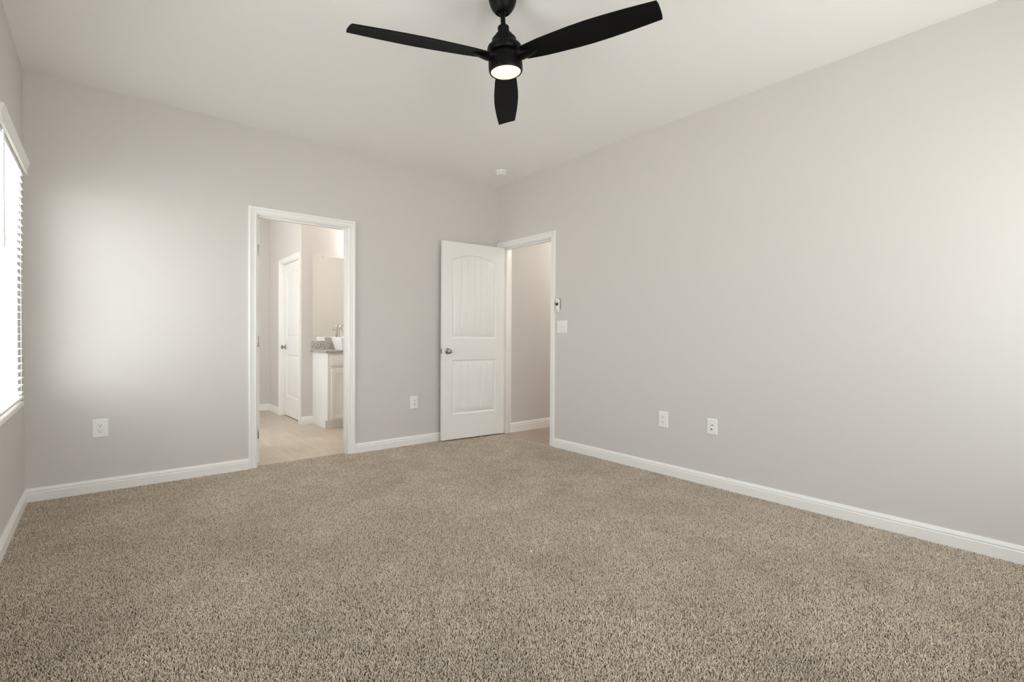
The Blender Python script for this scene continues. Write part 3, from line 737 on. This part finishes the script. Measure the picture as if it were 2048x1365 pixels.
# ------------------------------------------------------------------ bathroom vanity
VX0, VX1 = -1.420, -.350; VF = 1.300
va = empty('vanity_cabinet', (VX0, VF, -.006), 0, 'white bathroom vanity cabinet seen through the doorway', 'vanity cabinet')
def vb(name, lst, mt, bev=.001, parent=None):
    return boxes(name, [((a-VX0, c-VF, e), (b-VX0, d-VF, f)) for (a, b, c, d, e, f) in lst], mt, parent or va, bevel=bev)
zc = .876
vb('cabinet_body', [(VX0, VX0+.018, VF+.075, YV, 0, zc), (VX0, VX0+.018, VF, VF+.075, .095, zc), (VX1-.018, VX1, VF+.075, YV, 0, zc), (VX1-.018, VX1, VF, VF+.075, .095, zc), (VX0+.018, VX1-.018, YV-.012, YV, .0, zc), (VX0+.018, VX1-.018, VF+.01, YV-.012, .095, .113)], M['cab'])
vb('face_frame', [(VX0+.018, VX0+.050, VF, VF+.019, .095, zc), (VX1-.050, VX1-.018, VF, VF+.019, .095, zc), (VX0+.050, VX1-.050, VF, VF+.019, .095, .125), (VX0+.050, VX1-.050, VF, VF+.019, zc-.03, zc), (VX0+.050, VX1-.050, VF, VF+.019, .69, .72)], M['cab'])
tk = vb('toe_kick', [(VX0+.018, VX1-.018, VF+.075, VF+.087, 0, .095)], M['cab'])
def shaker(name, x0, x1, z0, z1, rail):
    L = [(x0, x1, VF-.019, VF-.001, z0, z1)]
    if rail:
        L = [(x0, x0+rail, VF-.019, VF-.001, z0, z1), (x1-rail, x1, VF-.019, VF-.001, z0, z1), (x0+rail, x1-rail, VF-.019, VF-.001, z0, z0+rail), (x0+rail, x1-rail, VF-.019, VF-.001, z1-rail, z1), (x0+rail, x1-rail, VF-.010, VF-.003, z0+rail, z1-rail)]
    return vb(name, L, M['cab'], .0015)
for (x0, x1) in ((-1.382, -.895), (-.875, -.388)):
    shaker('drawer_front', x0, x1, .722, .853, 0)
    shaker('cabinet_door', x0, x1, .118, .694, .052)
vt = empty('granite_worktop', (-1.45, 1.27, zc-.006), 0, 'speckled granite worktop on the bathroom vanity, under the vessel sink', 'countertop')
bt = boxes('countertop', [((0, 0, 0), (1.13, YV-1.27, .028))], M['granite'], vt, bevel=.002)
bs = boxes('granite_backsplash', [((0, -.020, 0), (1.108, 0, .102))], M['granite'], None, bevel=.001); bs.location = (-1.438, YV, zc-.006+.0285)
tag(bs, 'low speckled granite backsplash standing on the worktop under the mirror', 'backsplash')
ZT = zc-.006+.028
# rectangular vessel sink
sk = empty('vessel_sink', (-1.095, 1.535, ZT), 0, 'white rectangular vessel sink on the granite top', 'sink')
bm = bmesh.new()
def ring(hx_, hy_, z, r=.02, n=5):
    o = []
    for (sx, sy, a0_) in ((1, 1, 0), (-1, 1, 90), (-1, -1, 180), (1, -1, 270)):
        for k in range(n):
            a = R(a0_+90*k/(n-1)); o.append(bm.verts.new((sx*(hx_-r)+r*math.cos(a), sy*(hy_-r)+r*math.sin(a), z)))
    return o
rs = [ring(.115, .125, 0), ring(.118, .128, .004), ring(.150, .160, .145), ring(.150, .160, .150), ring(.147, .157, .152), ring(.139, .149, .150), ring(.135, .145, .135), ring(.105, .115, .020), ring(.03, .03, .014)]
for a, b in zip(rs, rs[1:]):
    for k in range(20): bm.faces.new((a[k], a[(k+1) % 20], b[(k+1) % 20], b[k]))
bm.faces.new(rs[0][::-1]); bm.faces.new(rs[-1])
link_bm('basin', bm, M['porcelain'], sk, smooth=True, angle=40)
fc = empty('sink_faucet', (-1.105, 1.752, ZT), 0, 'tall chrome faucet behind the vessel sink', 'faucet')
lathe('faucet_body', [(.026, 0), (.026, .006), (.018, .012), (.0165, .02), (.0165, .275), (.018, .278), (.018, .296), (.016, .300), (.001, .300)], M['chrome'], fc, n=28)
bm = bmesh.new(); add_box(bm, (-.012, -.125, .246), (.012, -.010, .262), .004); add_box(bm, (-.010, -.125, .232), (.010, -.105, .247), .003); link_bm('spout', bm, M['chrome'], fc, smooth=True)
bm = bmesh.new(); add_box(bm, (.0, -.006, .300), (.045, .006, .308), .002, Matrix.Translation((0, 0, 0))); link_bm('faucet_handle', bm, M['nickel'], fc, smooth=True)
# mirror and its clips
mi = empty('wall_mirror', (-1.425, YV, 1.002), 0, 'large frameless mirror above the bathroom vanity', 'mirror')
box('mirror_panel', (0, -.006, 0), (1.07, 0, 1.042), M['mirror'], mi)
for xx in (.11, .96):
    box('mirror_clip', (xx, -.009, 1.034), (xx+.018, .0, 1.050), M['chrome'], mi, bevel=.001)
vl = empty('vanity_light', (-.62, YV, 2.28), 0, 'three-lamp vanity light above the bathroom mirror', 'wall lamp')
box('back_plate', (-.32, -.025, -.035), (.32, 0, .035), M['nickel'], vl, bevel=.004)
for xx in (-.24, 0, .24):
    a_ = lathe('lamp_arm', [(.008, 0), (.008, .05)], M['nickel'], vl, n=14, mat4=Matrix.Translation((xx, -.025, 0)) @ Matrix.Rotation(R(90), 4, 'X'))
    lathe('lamp_shade', [(.022, .02), (.034, 0), (.052, -.10), (.050, -.10), (.032, -.002), (.001, .014)], M['lampglass'], vl, n=28, mat4=Matrix.Translation((xx, -.08, .0)))
hl = empty('hall_fill_light', (1.45, -.75, H), 0, 'round flush light added to brighten the hall, out of view', 'ceiling light')  # unseen lamp, added to light the hall beyond the entry door
lathe('lamp_base', [(.15, 0), (.15, -.02), (.145, -.025)], M['nickel'], hl)
lathe('lamp_dome', [(.143, -.022), (.135, -.05), (.10, -.078), (.05, -.092), (.001, -.095)], M['hallfill'], hl)

# a crumb of white lint on the carpet
lt = lathe('carpet_lint', [(.001, 0), (.004, .001), (.005, .004), (.003, .007), (.001, .008)], M['lint'], None, n=10)
lt.location = (-1.756, -2.561, 0); tag(lt, 'tiny white crumb of lint on the carpet', 'lint')
